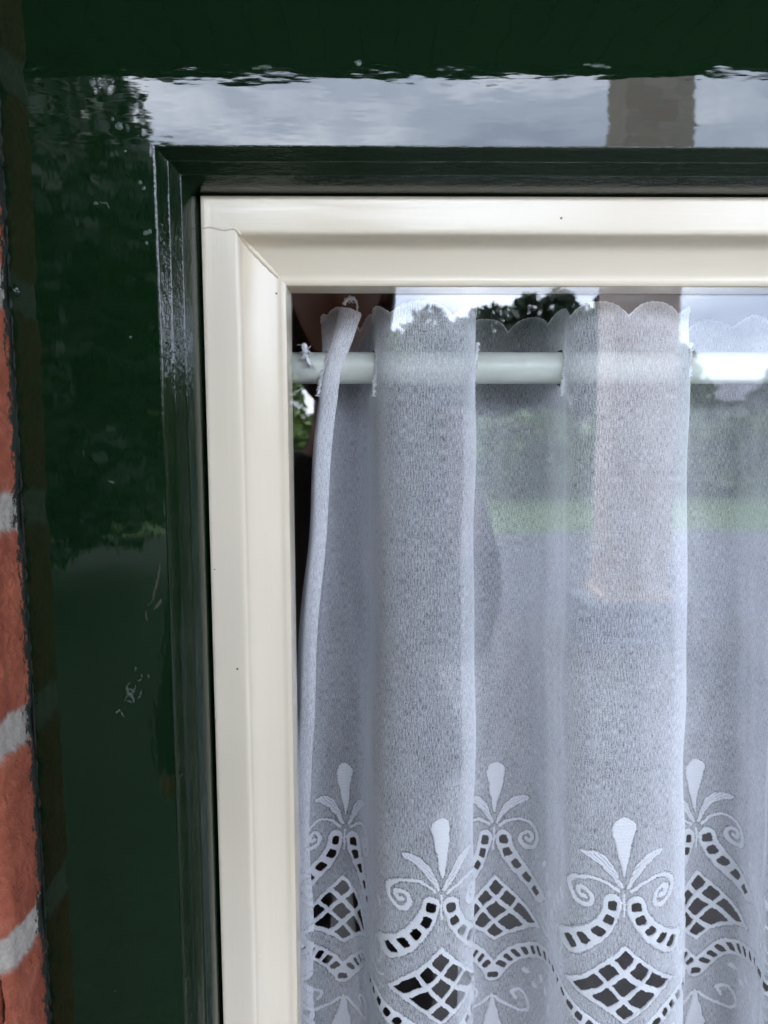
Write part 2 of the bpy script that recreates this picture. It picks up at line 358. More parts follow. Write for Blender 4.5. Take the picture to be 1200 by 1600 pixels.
# bed joints on the reveal, read where they meet the frame (jamb edge)
zj = [(at(17, 462, .33)[2] + 0, .0095)]
wall = empty('brick_wall', (JL, G, 0)); tag(wall, 'weathered red brick wall with rough grey mortar joints left of the green frame', 'brick wall')
PIT = .0985; Z0J = EYE - .0375     # middle of one bed joint; the courses repeat from there
REV = .034                                    # the frame stands this far back from the wall face
def joint_mask(z, y, jw=.0085):
    k = np.round((z - Z0J) / PIT); dz = np.abs(z - Z0J - k * PIT)
    wob = np.zeros_like(z)
    for a, (f1, f2) in enumerate(((90, 60), (230, 170), (520, 480))):
        wob += np.sin(z * f1 * 1.7 + y * f2 * 3 + k * 2.1 + a) * (.0011, .0006, .0004)[a]
    return dz - jw - wob
ny, nzv = 120, 900
ys = np.linspace(G + .012, G - REV, ny); zs = np.linspace(EYE - .36, EYE + .27, nzv)
Y, Z = np.meshgrid(ys, zs)
jm = joint_mask(Z, Y); mortar = 1 / (1 + np.exp(jm / .0006))
X = np.full_like(Y, JL + .0005)
flat = np.array([mnoise.fractal(Vector((0, y * 120, z * 120)), 1, 2, 5) for y, z in zip(Y.ravel(), Z.ravel())]).reshape(Y.shape)
edge = np.clip((Y - (G - .012)) / .012, 0, 1)
X = X - .0006 - mortar * (.0012 + .0006 * flat) + flat * .0011
rnd = np.clip((G - REV + .006 - Y) / .006, 0, 1); X = X - .004 * rnd ** 2
def grid_faces(nr, nc, off=0):
    i, j = np.meshgrid(np.arange(nr - 1), np.arange(nc - 1), indexing='ij'); a = i * nc + j
    return np.stack([a, a + 1, a + nc + 1, a + nc], -1).reshape(-1, 4) + off
def np_mesh(name, co, faces, attrs=None, smooth=True, uv=None):
    me = D.meshes.new(name); nv, nf = len(co), len(faces)
    me.vertices.add(nv); me.vertices.foreach_set('co', np.ascontiguousarray(co, dtype=np.float32).ravel())
    me.loops.add(nf * 4); me.loops.foreach_set('vertex_index', np.ascontiguousarray(faces, dtype=np.int32).ravel())
    me.polygons.add(nf); me.polygons.foreach_set('loop_start', np.arange(0, nf * 4, 4, dtype=np.int32))
    me.polygons.foreach_set('use_smooth', np.full(nf, smooth))
    me.update(calc_edges=True)
    for k, v in (attrs or {}).items():
        a = me.attributes.new(k, 'FLOAT', 'POINT'); a.data.foreach_set('value', np.ascontiguousarray(v, dtype=np.float32).ravel())
    if uv is not None:
        l = me.uv_layers.new(name='UVMap'); l.data.foreach_set('uv', np.ascontiguousarray(uv[np.asarray(faces).ravel()], dtype=np.float32).ravel())
    return me
smear = np.clip(1.05 - (G - Y - .003 * flat) / .0105, 0, 1) * .9
me = np_mesh('brick_reveal', np.stack([X, Y, Z], -1).reshape(-1, 3), grid_faces(nzv, ny), {'mortar': mortar, 'smear': smear})
rv = link('brick_reveal', me, M_BR, wall)
# wall face bricks round the window (stretcher bond) and mortar core
mb = MB(); mc = MB(); YF = G - REV
def course_row(z, x0, x1, shift):
    x = x0 - shift
    while x < x1:
        a, b2 = max(x, x0), min(x + .210, x1)
        if b2 - a > .03: mb.box(a, b2, YF, YF + .1, z, z + PIT - .017)
        x += .222
k0 = int((0 - Z0J) / PIT) - 1
for k in range(k0, k0 + 33):
    z = Z0J + k * PIT + .0085
    if z < 0: continue
    sh = .111 * (k % 2)
    inside = z < HT and z + PIT > OPB - .1
    if inside and z > EYE - .40 and z + PIT < EYE + .30: xl = JL - .006
    else: xl = JL
    if inside:
        course_row(z, -2.2, xl, sh); course_row(z, OPR + .07, 2.6, sh)
    else: course_row(z, -2.2, 2.6, sh)
o = mb.build('bricks', M_BR, wall, bevel=.0025)
a = o.data.attributes.new('mortar', 'FLOAT', 'POINT')
mc.box(-2.2, JL - .006, YF + .006, G + .25, 0, 2.9); mc.box(OPR + .07, 2.6, YF + .006, G + .25, 0, 2.9)
mc.box(JL - .006, OPR + .07, YF + .006, G + .25, 0, OPB - .1); mc.box(JL - .006, OPR + .07, YF + .006, G + .25, HT + .002, 2.9)
o = mc.build('mortar_core', M_BR, wall)
a = o.data.attributes.new('mortar', 'FLOAT', 'POINT'); a.data.foreach_set('value', [1.0] * len(o.data.vertices))
# lumpy sealant between bricks and jamb
M_SEAL = plain('dark_sealant', (.008, .012, .009), .7, .4, 200, .0008, 400)
pts = []; rad = []
zz = EYE - .36
while zz < EYE + .27:
    pts.append((JL + .0004, G + .0009, zz)); rad.append(.0011 + .0005 * mnoise.noise(Vector((0, 0, zz * 260)))); zz += .0016
mb = MB(); mb.tube(pts, rad, 8); mb.build('sealant', M_SEAL, wall, True)

# ------------------------------------------------------------------ the room behind the window
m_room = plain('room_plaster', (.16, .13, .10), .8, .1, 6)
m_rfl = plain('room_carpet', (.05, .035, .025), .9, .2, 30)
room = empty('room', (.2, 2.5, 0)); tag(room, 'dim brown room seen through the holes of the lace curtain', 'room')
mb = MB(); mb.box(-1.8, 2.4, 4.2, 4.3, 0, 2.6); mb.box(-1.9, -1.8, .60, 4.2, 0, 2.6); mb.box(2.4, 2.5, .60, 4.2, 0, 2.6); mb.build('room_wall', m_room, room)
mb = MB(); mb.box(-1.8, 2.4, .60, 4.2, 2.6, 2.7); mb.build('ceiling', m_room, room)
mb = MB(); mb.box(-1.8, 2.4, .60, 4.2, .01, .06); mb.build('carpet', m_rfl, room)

# ------------------------------------------------------------------ curtain rod
m_rod = plain('rod_plastic', (.70, .74, .66), .32, .04, 30)
ra, rb = at(800, 550, .44), at(800, 600, .44); RZ = (ra[2] + rb[2]) / 2; RY = .44; RR = (ra[2] - rb[2]) / 2 * .985
mb = MB(); mb.tube([(-.30, RY, RZ), (.75, RY, RZ)], RR, 40)
rod = mb.build('curtain_rod', m_rod, None, True); rod.data.set_sharp_from_angle(angle=R(50))
tag(rod, 'pale cream curtain rod running behind the glass through the net curtain', 'curtain rod')

# ------------------------------------------------------------------ net curtain
K = [ # (px at y=1400, depth, px at y=600, depth)
 (488, .4180, 526, .4280), (476, .4183, 513, .4275), (465, .4205, 501, .4295), (461, .430, 498, .437), (462, .452, 500, .454), (474, .472, 518, .469),
 (500, .482, 534, .477), (537, .485, 548, .478), (560, .480, 564, .474), (573, .465, 577, .461), (578, .448, 581, .446), (584, .432, 586, .432),
 (600, .419, 600, .421), (630, .412, 630, .413), (680, .410, 685, .411), (718, .413, 722, .414), (735, .420, 738, .420), (740.5, .429, 743, .429),
 (738, .439, 741, .438), (727, .448, 733, .448), (718, .457, 724, .457), (720, .468, 727, .466), (734, .478, 739, .474), (752, .484, 757, .479),
 (771, .485, 778, .480), (800, .483, 800, .479), (828, .475, 828, .472), (850, .460, 852, .460), (862, .447, 868, .447), (874, .433, 880, .434),
 (890, .421, 890, .423), (920, .413, 920, .414), (978, .410, 978, .410), (1015, .411, 1015, .411), (1046, .418, 1050, .417), (1064, .427, 1072, .426),
 (1070, .436, 1077, .435), (1067, .446, 1074, .445), (1056, .456, 1063, .455), (1052, .468, 1057, .466), (1062, .480, 1068, .476),
 (1085, .486, 1090, .480), (1120, .485, 1120, .480), (1148, .477, 1150, .474), (1167, .463, 1172, .462), (1180, .450, 1190, .450), (1192, .437, 1212, .437), (1210, .424, 1228, .424)]
kb = [(at(a, 1400, b)[0], b) for a, b, c, d in K]; kt = [(at(c, 600, d)[0], d) for a, b, c, d in K]
iD = 32; iE = 41
pB = kb[iE][0] - kb[24][0]
src = list(range(31, 47))       # the fold D..(before F) repeats to the right of the picture
for rep in (1, 2, 3):
    for i in range(31 if rep > 1 else 31, 48):
        if i >= 48: break
        sh = pB * rep
        jit = .004 * math.sin(i * 1.3 + rep * 2.1) if rep > 0 else 0
        if i in range(31, 47):
            kb.append((kb[i][0] + sh + .002, kb[i][1] + jit * .3)); kt.append((kt[i][0] + sh + .002, kt[i][1] + jit * .3))
# keep the path's x,y within the window
kb = [q for q in kb]; kt = [q for q in kt]
kb = np.array(kb); kt = np.array(kt)
def catmull(P, t):
    n = len(P) - 1; i = np.clip(np.floor(t).astype(int), 0, n - 1); f = t - i
    g = lambda k: P[np.clip(k, 0, n)]
    p0, p1, p2, p3 = g(i - 1), g(i), g(i + 1), g(i + 2); f = f[:, None]
    return .5 * (2 * p1 + (p2 - p0) * f + (2 * p0 - 5 * p1 + 4 * p2 - p3) * f * f + (3 * p1 - p0 - 3 * p2 + p3) * f ** 3)
tt = np.linspace(0, len(kb) - 1, 60 * len(kb))
pb = catmull(kb, tt); arc = np.concatenate([[0], np.cumsum(np.hypot(*np.diff(pb, axis=0).T))])
def u_of_t(t): return np.interp(t, tt, arc)
def t_of_u(u): return np.interp(u, arc, tt)
LEN = arc[-1]
iF = 48 + (32 - 31); iG = 48 + 16 + 1
cents = [float(u_of_t(k)) for k in (7, 14.25, 24, 32, 41, iF)]
fl = [cents[-1]]
per = (cents[-1] - cents[0]) / 5
while fl[-1] < LEN + per: fl.append(fl[-1] + per)
cents = [cents[0] - per * k for k in (2, 1)] + cents + fl[1:]
PM = 108.0                      # one repeat of the lace in mm
cents = np.array(cents)
ZT = EYE + .0685; ZTEAR = EYE - .2275

def motif_coord(u):
    """signed distance (mm) from the nearest lace motif's axis"""
    idx = np.clip(np.searchsorted(cents, u) - 1, 0, len(cents) - 2)
    f = (u - cents[idx]) / (cents[idx + 1] - cents[idx]); f2 = np.where(f > .5, f - 1, f)
    return f2 * PM, np.where(f > .5, idx + 1, idx)
xs_ = np.linspace(0, 60, 400); kk = 1 / 62.
arc_ = xs_ / 2 * np.sqrt(1 + 4 * kk * kk * xs_ ** 2) + np.arcsinh(2 * kk * xs_) / (4 * kk)

def seg_dist(px, py, P, closed=False):
    d = np.full(px.shape, 1e9); P = list(P) + ([P[0]] if closed else [])
    for (ax, ay), (bx, by) in zip(P[:-1], P[1:]):
        vx, vy = bx - ax, by - ay; l2 = vx * vx + vy * vy + 1e-9
        h = np.clip(((px - ax) * vx + (py - ay) * vy) / l2, 0, 1)
        d = np.minimum(d, np.hypot(px - ax - h * vx, py - ay - h * vy))
    return d
def cr(P, n=6):
    P = np.array(P, float); t = np.linspace(0, len(P) - 1, n * (len(P) - 1) + 1); return [tuple(q) for q in catmull(P, t)]
def rbox(px, py, c, ang, hx, hy, r):
    dx, dy = px - c[0], py - c[1]; ca, sa = math.cos(ang), math.sin(ang)
    x = np.abs(dx * ca + dy * sa) - hx + r; y = np.abs(-dx * sa + dy * ca) - hy + r
    return np.hypot(np.maximum(x, 0), np.maximum(y, 0)) + np.minimum(np.maximum(x, y), 0) - r
def along_points(P, spacing, start):
    P = np.array(P); s = np.concatenate([[0], np.cumsum(np.hypot(*np.diff(P, axis=0).T))]); outp = []
    x = start
    while x < s[-1]:
        c = (np.interp(x, s, P[:, 0]), np.interp(x, s, P[:, 1])); c2 = (np.interp(x + .3, s, P[:, 0]), np.interp(x + .3, s, P[:, 1]))
        outp.append((c, math.atan2(c2[1] - c[1], c2[0] - c[0]))); x += spacing
    return outp
ARM = cr([(13.5, 118), (15.5, 127), (20.5, 141), (31, 160), (46.5, 181), (62, 200), (67, 206)])
GARL = cr([(0, 159), (4.8, 150.5), (10.5, 143.5), (17.3, 137), (25.8, 131.3), (34.7, 127), (43, 124), (54, 122.5)])
SCR = cr([(8, 100), (13, 96), (20, 92), (30, 89), (44, 91), (56, 100), (63, 115), (60, 128), (51, 133), (42, 128), (39, 118), (43, 110), (50, 109), (54, 115), (51, 121), (47, 119)])
LEAF = cr([(4, 95), (11, 80), (22, 66), (34, 59), (46, 58)])
def lace(U, V):
    """U mm from the motif axis, V mm below the top of the tear drop -> hole sdf (mm), stitch height 0..1"""
    x = np.interp(np.abs(U), arc_, xs_); de = x * x * kk
    a = x / .44; d = ((228.7 + V) / (1 - np.minimum(de, 60) / 485.) - 228.7) / .465
    uu = np.abs(U); vv = V
    wob = .5 * np.sin(U * 5.1 + V * 3.3) * np.sin(V * 4.7 - U * 2.2) + .35 * np.sin(U * 11.3 - V * 9.1)
    fz = np.random.default_rng(11).normal(size=U.shape); fz = (fz + np.roll(fz, 1)) * .5
    wob = wob + fz
    hole = np.full(U.shape, 1e3); st = np.zeros(U.shape); near = np.full(U.shape, 99.)
    def stitch(sd, soft=1.2, h=1.0):
        nonlocal st, near
        if h > .9: near = np.minimum(near, sd)
        st = np.maximum(st, h * np.clip(-(sd + wob * .7) / soft + .1, 0, 1))
    # tear drop
    dd = d - 15
    w = np.where(d < 15, 13.5 * np.sqrt(np.clip(1 - (dd / 15) ** 2, 0, 1)), 13.5 * np.clip(1 - dd / 66, 0, 1) ** .9)
    sat = .72 + .28 * np.sin(d * 2 * np.pi / 4.3 + .5 * np.sin(a * .6) + .8 * np.sign(a))
    stitch(np.where((d > 0) & (d < 81), a - w, 99), 1.0, 1.0); st = st * np.where((d > 0) & (d < 81) & (a < w), sat, 1)
    # side leaf
    dl = seg_dist(a, d, LEAF); tl = np.clip((a - 4) / 42, 0, 1); wl = 1.2 + 5.2 * np.sin(np.pi * np.clip(tl * .82 + .06, 0, 1)) ** 1.2
    hl = .36 + .30 * np.sin((a * .8 + d * .9) * 1.5) + .34 * (dl > wl - 1.6)
    stitch(dl - wl, 1.6, 1.0); m_ = (dl < wl) & (d > 50); st = np.where(m_ & (a > 6), st * hl, st)
    # scroll
    ds = seg_dist(a, d, SCR); stitch(ds - (1.7 + 1.0 * np.clip((d - 96) / 25, 0, 1)), 1.1, .95)
    # arms with eyelets
    da = seg_dist(a, d, ARM); stitch(da - 11.2, 1.6, .95)
    for (c, ang) in (((14.0, 122), 1.45), ((19.5, 142), 1.2), ((31.5, 161), .95), ((46.8, 180.5), .85), ((61.5, 199.5), .9)):
        hole = np.minimum(hole, (rbox(a, d, c, ang, 7.3, 6.2, 3.6) + wob * .6) * .45)
    stitch(np.where((d > 104) & (d < 138), a - 1.4, 99), 1.0, .7)
    # kite of netting
    up = 178 + 1.0 * a + .0036 * a * a; lo = 286 - .80 * a + .0056 * a * a
    k_in = np.maximum(up - d, d - lo) * .75
    stitch(k_in - 1.0, 1.5, .95)
    bar = np.minimum(np.minimum(np.abs(d + a - 213.5), np.abs(d + a - 252.5)), np.minimum(np.abs(d - a - 213.5), np.abs(d - a - 252.5))) / 1.414
    cell = 1.5 * np.log(np.exp(np.clip((k_in + 3.6) / 1.5, -30, 30)) + np.exp(np.clip((2.9 - bar) / 1.5, -30, 30)))
    hole = np.minimum(hole, (cell + wob * .6) * .45)
    # eyelet garland
    dg = seg_dist(uu, vv, GARL); stitch((dg - 4.9) * 2.2, 1.6, .95)
    hole = np.minimum(hole, rbox(uu, vv, (0, 159), 0, 3.1, 2.5, 1.6) + wob * .22)
    for c, ang in along_points(GARL, 7.15, 9.6):
        hole = np.minimum(hole, rbox(uu, vv, c, ang, 2.35, 3.0, 1.5) + wob * .22)
    # flourish between the motifs
    for c, ang, rx, ry in (((40, 60), .6, 1.5, 3.6), ((44.5, 67), .3, 1.6, 4.0), ((49, 75), .5, 1.8, 4.4), ((52.5, 86), .2, 1.7, 4.2)):
        dx, dy = uu - c[0], vv - c[1]; ca, sa = math.cos(ang), math.sin(ang)
        q = np.hypot((dx * ca + dy * sa) / rx, (-dx * sa + dy * ca) / ry); stitch((q - 1) * rx * 1.8, 1.2, .6)
    for c, rx, ry in (((42, 92), 4.2, 8.5), ((52, 100), 2.6, 6.5)):
        q = np.hypot((uu - c[0]) / rx, (vv - c[1]) / ry); stitch((np.abs(q - 1) * rx - .45) * 2.2, 1.0, .7)
    TH = cr([(36, 106), (43, 108), (48, 104), (51, 92), (54, 84)]); stitch((seg_dist(uu, vv, TH) - .55) * 2.2, 1.0, .75)
    TH2 = cr([(54, 108), (47, 112), (36, 114)]); stitch((seg_dist(uu, vv, TH2) - .4) * 2.2, 1.0, .5)
    # below the garland
    S2 = cr([(2, 176), (8, 181), (16, 183), (23, 178), (22, 170), (16, 167), (12, 171), (14, 175)]); stitch((seg_dist(uu, vv, S2) - .95) * 2.2, 1.2, .85)
    w2 = np.where((vv > 174) & (vv < 208), uu - (.6 + 5.2 * np.clip((vv - 174) / 26, 0, 1)), 99); stitch(w2 * 2.2, 1.0, 1.0)
    for c, rx, ry in (((21, 150), 3.6, 1.9), ((28, 156), 3.2, 2.0), ((34, 147), 2.3, 3.2), ((40, 152), 2.0, 3.4), ((46, 160), 2.0, 4), ((50, 172), 2, 4)):
        q = np.hypot((uu - c[0]) / rx, (vv - c[1]) / ry); stitch((q - 1) * 3.5, 1.2, .45)
    GB = cr([(0, 226), (10, 222), (24, 214), (40, 206), (54, 200)]); stitch((seg_dist(uu, vv, GB) - 1.4) * 2.2, 1.4, .9)
    pin = ((near > .5) & (near < 2.4) & (np.sin(a * 2.1 + 1) * np.sin(d * 2.1) > .30)) * 1.0
    return hole, st, pin

def curtain_surface(u, z):
    """u metres along the cloth, z height -> x, y"""
    t = t_of_u(u.ravel()); B = catmull(kb, t).reshape(u.shape + (2,)); T = catmull(kt, t).reshape(u.shape + (2,))
    zb, zt = at(0, 1400, .45)[2], at(0, 600, .45)[2]
    f = np.clip((z - zb) / (zt - zb), -.25, 1.1)
    # folds stay close to the heading for a while, then spread
    f = np.where(f > 0, f ** .85, f)
    zs = at(0, 1150, .45)[2]; f2 = np.clip((z - zs) / (zt - zs), 0, 1.1); wq = np.clip(1 - (u - .045) / .02, 0, 1); f = f * (1 - wq) + f2 * wq
    P = B * (1 - f[..., None]) + T * f[..., None]
    x = P[..., 0] + .0009 * np.sin(z * 31 + u * 19) * (1 - f) * f * 4 + .0004 * np.sin(z * 70 + u * 44)
    y = P[..., 1] + .0010 * np.sin(z * 23 + u * 27 + 1) * np.clip(1 - f, 0, 1) + .00035 * np.sin(z * 95 + u * 61)
    # the free corner of the heading droops over to the right
    c = np.clip(1 - u / .030, 0, 1) ** .6 * np.clip((z - (EYE + .030)) / .035, 0, 1) ** 1.3
    x = x + .013 * c
    # uneven hem on the left
    h = np.clip(1 - u / .045, 0, 1); x = x + h * (.0007 * np.sin((z - EYE) * 33 + .6) + .0009 * np.sin((z - EYE) * 61))
    return x, y

def scallop(u): 
    w = .036; f = (u + .004) / w; f = f - np.floor(f); return (.0068 + .0014 * np.sin(u * 61 + 1)) * np.abs(2 * f - 1) ** 2.4

def voile_mat(name, op_scale=1.0):
    m = D.materials.new(name); m.use_nodes = True; t = m.node_tree; t.nodes.clear(); N, L = t.nodes.new, t.links.new
    o = N('ShaderNodeOutputMaterial'); mix = N('ShaderNodeMixShader'); tr = N('ShaderNodeBsdfTransparent')
    df = N('ShaderNodeBsdfDiffuse'); tl = N('ShaderNodeBsdfTranslucent'); m2 = N('ShaderNodeMixShader'); m2.inputs[0].default_value = .08
    df.inputs[0].default_value = (.925, .94, .98, 1); tl.inputs[0].default_value = (.92, .935, .98, 1)
    L(df.outputs[0], m2.inputs[1]); L(tl.outputs[0], m2.inputs[2])
    # weave: fine warp ribs plus slubs; lives in the cloth's own millimetres (UV)
    uv = N('ShaderNodeUVMap'); uv.uv_map = 'UVMap'
    def nz(sx, sy, det=2, rough=.5):
        mp = N('ShaderNodeMapping'); mp.inputs['Scale'].default_value = (sx, sy, 1); n = N('ShaderNodeTexNoise'); n.noise_dimensions = '2D'
        n.inputs['Scale'].default_value = 1; n.inputs['Detail'].default_value = det; n.inputs['Roughness'].default_value = rough
        L(uv.outputs[0], mp.inputs[0]); L(mp.outputs[0], n.inputs['Vector']); return n.outputs['Fac']
    def math_(op, a, b, clamp=False):
        q = N('ShaderNodeMath'); q.operation = op; q.use_clamp = clamp
        for k, v in enumerate((a, b)):
            if isinstance(v, (int, float)): q.inputs[k].default_value = v
            elif v is not None: L(v, q.inputs[k])
        return q.outputs[0]
    sx = N('ShaderNodeSeparateXYZ'); L(uv.outputs[0], sx.inputs[0])
    rib = math_('SINE', math_('MULTIPLY', sx.outputs[0], 2 * math.pi / .82), None)
    rib2 = math_('SINE', math_('MULTIPLY', sx.outputs[1], 2 * math.pi / .70), None)
    a = math_('MULTIPLY', rib, .11); b = math_('MULTIPLY', math_('SUBTRACT', nz(2.1, .26, 2, .6), .5), .75)
    c = math_('MULTIPLY', math_('SUBTRACT', nz(2.0, 1.15, 2, .65), .5), .62); d = math_('MULTIPLY', math_('SUBTRACT', nz(.11, .045, 2), .5), .12)
    s = math_('ADD', math_('ADD', a, b), math_('ADD', c, d)); s = math_('ADD', s, math_('MULTIPLY', rib2, .03))
    at_ = N('ShaderNodeAttribute'); at_.attribute_name = 'weave'
    base = math_('ADD', math_('MULTIPLY', s, 1.25), at_.outputs['Fac']); base = math_('MINIMUM', math_('MAXIMUM', base, .06), .985)
    # seen edge-on the open weave closes up: 1-(1-a)^(1/cos)
    geo = N('ShaderNodeNewGeometry'); vm = N('ShaderNodeVectorMath'); vm.operation = 'DOT_PRODUCT'
    L(geo.outputs['Normal'], vm.inputs[0]); L(geo.outputs['Incoming'], vm.inputs[1])
    co_ = math_('MAXIMUM', math_('ABSOLUTE', vm.outputs['Value'], None), .16)
    al = math_('SUBTRACT', 1.0, math_('POWER', math_('SUBTRACT', 1.0, base), math_('DIVIDE', 1.0, co_)), True)
    L(al, mix.inputs[0]); L(tr.outputs[0], mix.inputs[1]); L(m2.outputs[0], mix.inputs[2]); L(mix.outputs[0], o.inputs[0])
    return m
def stitch_mat():
    m, t, b, N, L = nodes('satin_stitch')
    n = noise_tex(t, 900, 3, rough=.7); r = ramp(t, [(.3, (.90, .92, .95)), (.7, (.97, .975, .985))]); L(n.outputs['Fac'], r.inputs[0]); L(r.outputs[0], b.inputs['Base Color'])
    b.inputs['Roughness'].default_value = .5; b.inputs['Sheen Weight'].default_value = .3
    add_bump(t, b, [(n.outputs['Fac'], 1, .0003)])
    # thread is not solid: a little light comes through
    out = t.nodes['Material Output']; mix = N('ShaderNodeMixShader'); tl = N('ShaderNodeBsdfTranslucent'); tl.inputs[0].default_value = (.8, .84, .93, 1); mix.inputs[0].default_value = .03
    L(b.outputs[0], mix.inputs[1]); L(tl.outputs[0], mix.inputs[2]); L(mix.outputs[0], out.inputs[0])
    return m
M_VO = voile_mat('white_voile'); M_ST = stitch_mat()

curtain = empty('net_curtain', (.2, RY, RZ)); tag(curtain, 'sheer white net curtain with scalloped top and eyelet lace border hanging in soft folds', 'net curtain')

def build_cloth(u0, u1, du, z_split, dz_top, dz_lace, zbot, motifs=True):
    us = np.linspace(u0, u1, int((u1 - u0) / du) + 1)
    z1 = np.linspace(0, 1, int((ZT - z_split) / dz_top) + 1)[:-1]; z2 = np.linspace(z_split, zbot, int((z_split - zbot) / dz_lace) + 1)
    # upper zone: the top row follows the scalloped heading
    Uu, F1 = np.meshgrid(us, z1); top = ZT - scallop(Uu); Zu = top + (z_split - top) * F1
    Ul, Zl = np.meshgrid(us, z2)
    U = np.vstack([Uu, Ul]); Zz = np.vstack([Zu, Zl]); nr, nc = U.shape
    X, Yv = curtain_surface(U, Zz)
    mu, idx = motif_coord(U); Vv = (ZTEAR - Zz) * 1000
    idx = np.minimum(idx, np.searchsorted(cents, u1) - 1)
    hole = np.full(U.shape, 1e3); st = np.zeros(U.shape)
    lo = Vv > -4; ux = U * 1000; vx = Zz * 1000
    mu = mu + .45 * np.sin(ux * .21 + vx * .13) + .3 * np.sin(ux * .53 - vx * .41); Vv = Vv + .5 * np.sin(ux * .17 + 1.3 + vx * .07) + .25 * np.sin(ux * .47 + vx * .6)
    h_, s_, p_ = lace(mu[lo], Vv[lo]); hole[lo] = h_; st[lo] = s_; pin = np.zeros(U.shape); pin[lo] = p_
    # slits for the rod
    rd = np.hypot(Yv - RY, Zz - RZ) - (RR + .0012); slit = rd * 1000
    hole_all = np.minimum(hole, slit)
    dens = np.full(U.shape, .445)
    dens += .20 * np.exp(-((np.abs(Zz - (ZT - scallop(U))) / .0016) ** 2))       # turned top edge
    dens += .36 * np.clip(1 - np.maximum(U - .0115, 0) / .001, 0, 1)             # side hem, three layers
    dens = np.clip(dens + .28 * np.clip(st, 0, 1) - .42 * pin, 0, .97)
    faces = grid_faces(nr, nc)
    co_ = np.stack([X, Yv, Zz], -1).reshape(-1, 3); hv = hole_all.ravel()
    keep = hv[faces].mean(1) > 0
    f1 = faces[keep]; used = np.zeros(len(co_), bool); used[f1.ravel()] = True; re = np.cumsum(used) - 1
    uvm = np.stack([U.ravel() * 1000, Zz.ravel() * 1000], -1)
    me = np_mesh('voile_panel', co_[used], re[f1], {'weave': dens.ravel()[used]}, uv=uvm[used])
    link('voile_panel', me, M_VO, curtain)
    if not motifs: return
    # raised thread work on the room-facing and the street-facing side: one mesh per repeat of the lace
    gx = np.gradient(X, axis=1); gy = np.gradient(Yv, axis=1); l = np.hypot(gx, gy) + 1e-9
    nx, nyv = gy / l, -gx / l
    st2 = st.copy(); hgt = (.00012 + .00070 * st2) * (st2 > .12) * (.55 + .9 * np.random.default_rng(4).random(st2.shape))
    cs = np.stack([X + nx * hgt, Yv + nyv * hgt, Zz], -1).reshape(-1, 3)
    sv = st.ravel(); okf = keep & (sv[faces].mean(1) > .22)
    fid = idx.ravel()[faces[:, 0]]
    for k in np.unique(fid[okf]):
        f2 = faces[okf & (fid == k)]
        if len(f2) < 50: continue
        used = np.zeros(len(cs), bool); used[f2.ravel()] = True; re = np.cumsum(used) - 1
        me = np_mesh('embroidered_motif', cs[used], re[f2]); link('embroidered_motif', me, M_ST, curtain)
ZS = ZTEAR + .004
U_FINE = float(u_of_t(47.2))
build_cloth(0.0, U_FINE, .00042, ZS, .0011, .00042, EYE - .455)
build_cloth(U_FINE + .00001, LEN, .0009, ZS, .0022, .0009, EYE - .455)

# stitched edges of the rod slits, and the scalloped top
def surf_pt(u, z):
    x, y = curtain_surface(np.array([[u]]), np.array([[z]])); return Vector((float(x[0, 0]), float(y[0, 0]), z))
def stitch_strip(name, path, w, step=.0011):
    mb = MB()
    for i, p in enumerate(path[:-1]):
        q = path[i + 1]; mid = (p + q) / 2; t = (q - p).normalized()
        side = Vector((1, 0, 0)) * w * (1 + .3 * math.sin(i * 2.3)) + Vector((0, -.0002, .0004 * math.sin(i * 1.7)))
        mb.tube([mid - side, mid + Vector((0, -.0005, 0)), mid + side], [.00036, .00058, .00036], 6)
    return mb.build(name, M_ST, curtain, True)
# where the cloth passes the rod's depth
tg = np.linspace(0, len(kb) - 1, 4000); yv = catmull(kt, tg)[:, 1]
cross = [tg[i] for i in range(len(tg) - 1) if (yv[i] - RY) * (yv[i + 1] - RY) < 0]
for ci, tcx in enumerate(cross[:6]):
    # the visible lip: slightly in front of the rod's depth
    u = float(u_of_t(tcx)); sgn = 1 if yv[np.searchsorted(tg, tcx) - 2] > RY else -1
    u2 = u + sgn * (RR + .0020)
    path = [surf_pt(u2 + .0022 * sgn * (((zz - RZ) / .016) ** 2 - 1) * -.0, zz) + Vector((.0018 * math.sin((zz - RZ) * 60), -.0006, 0)) for zz in np.arange(RZ + .0135, RZ - .0170, -.00105)]
    stitch_strip('buttonhole_stitch', path, .0012)
mb = MB(); pts = [surf_pt(u, ZT - float(scallop(np.array(u)))) + Vector((0, -.0002, 0)) for u in np.arange(.0005, U_FINE, .0012)]
mb.tube(pts, [.00042 + .00018 * math.sin(i * 2.1) + .0001 * math.sin(i * 5.3) for i in range(len(pts))], 6); mb.build('scalloped_trim', M_ST, curtain, True)
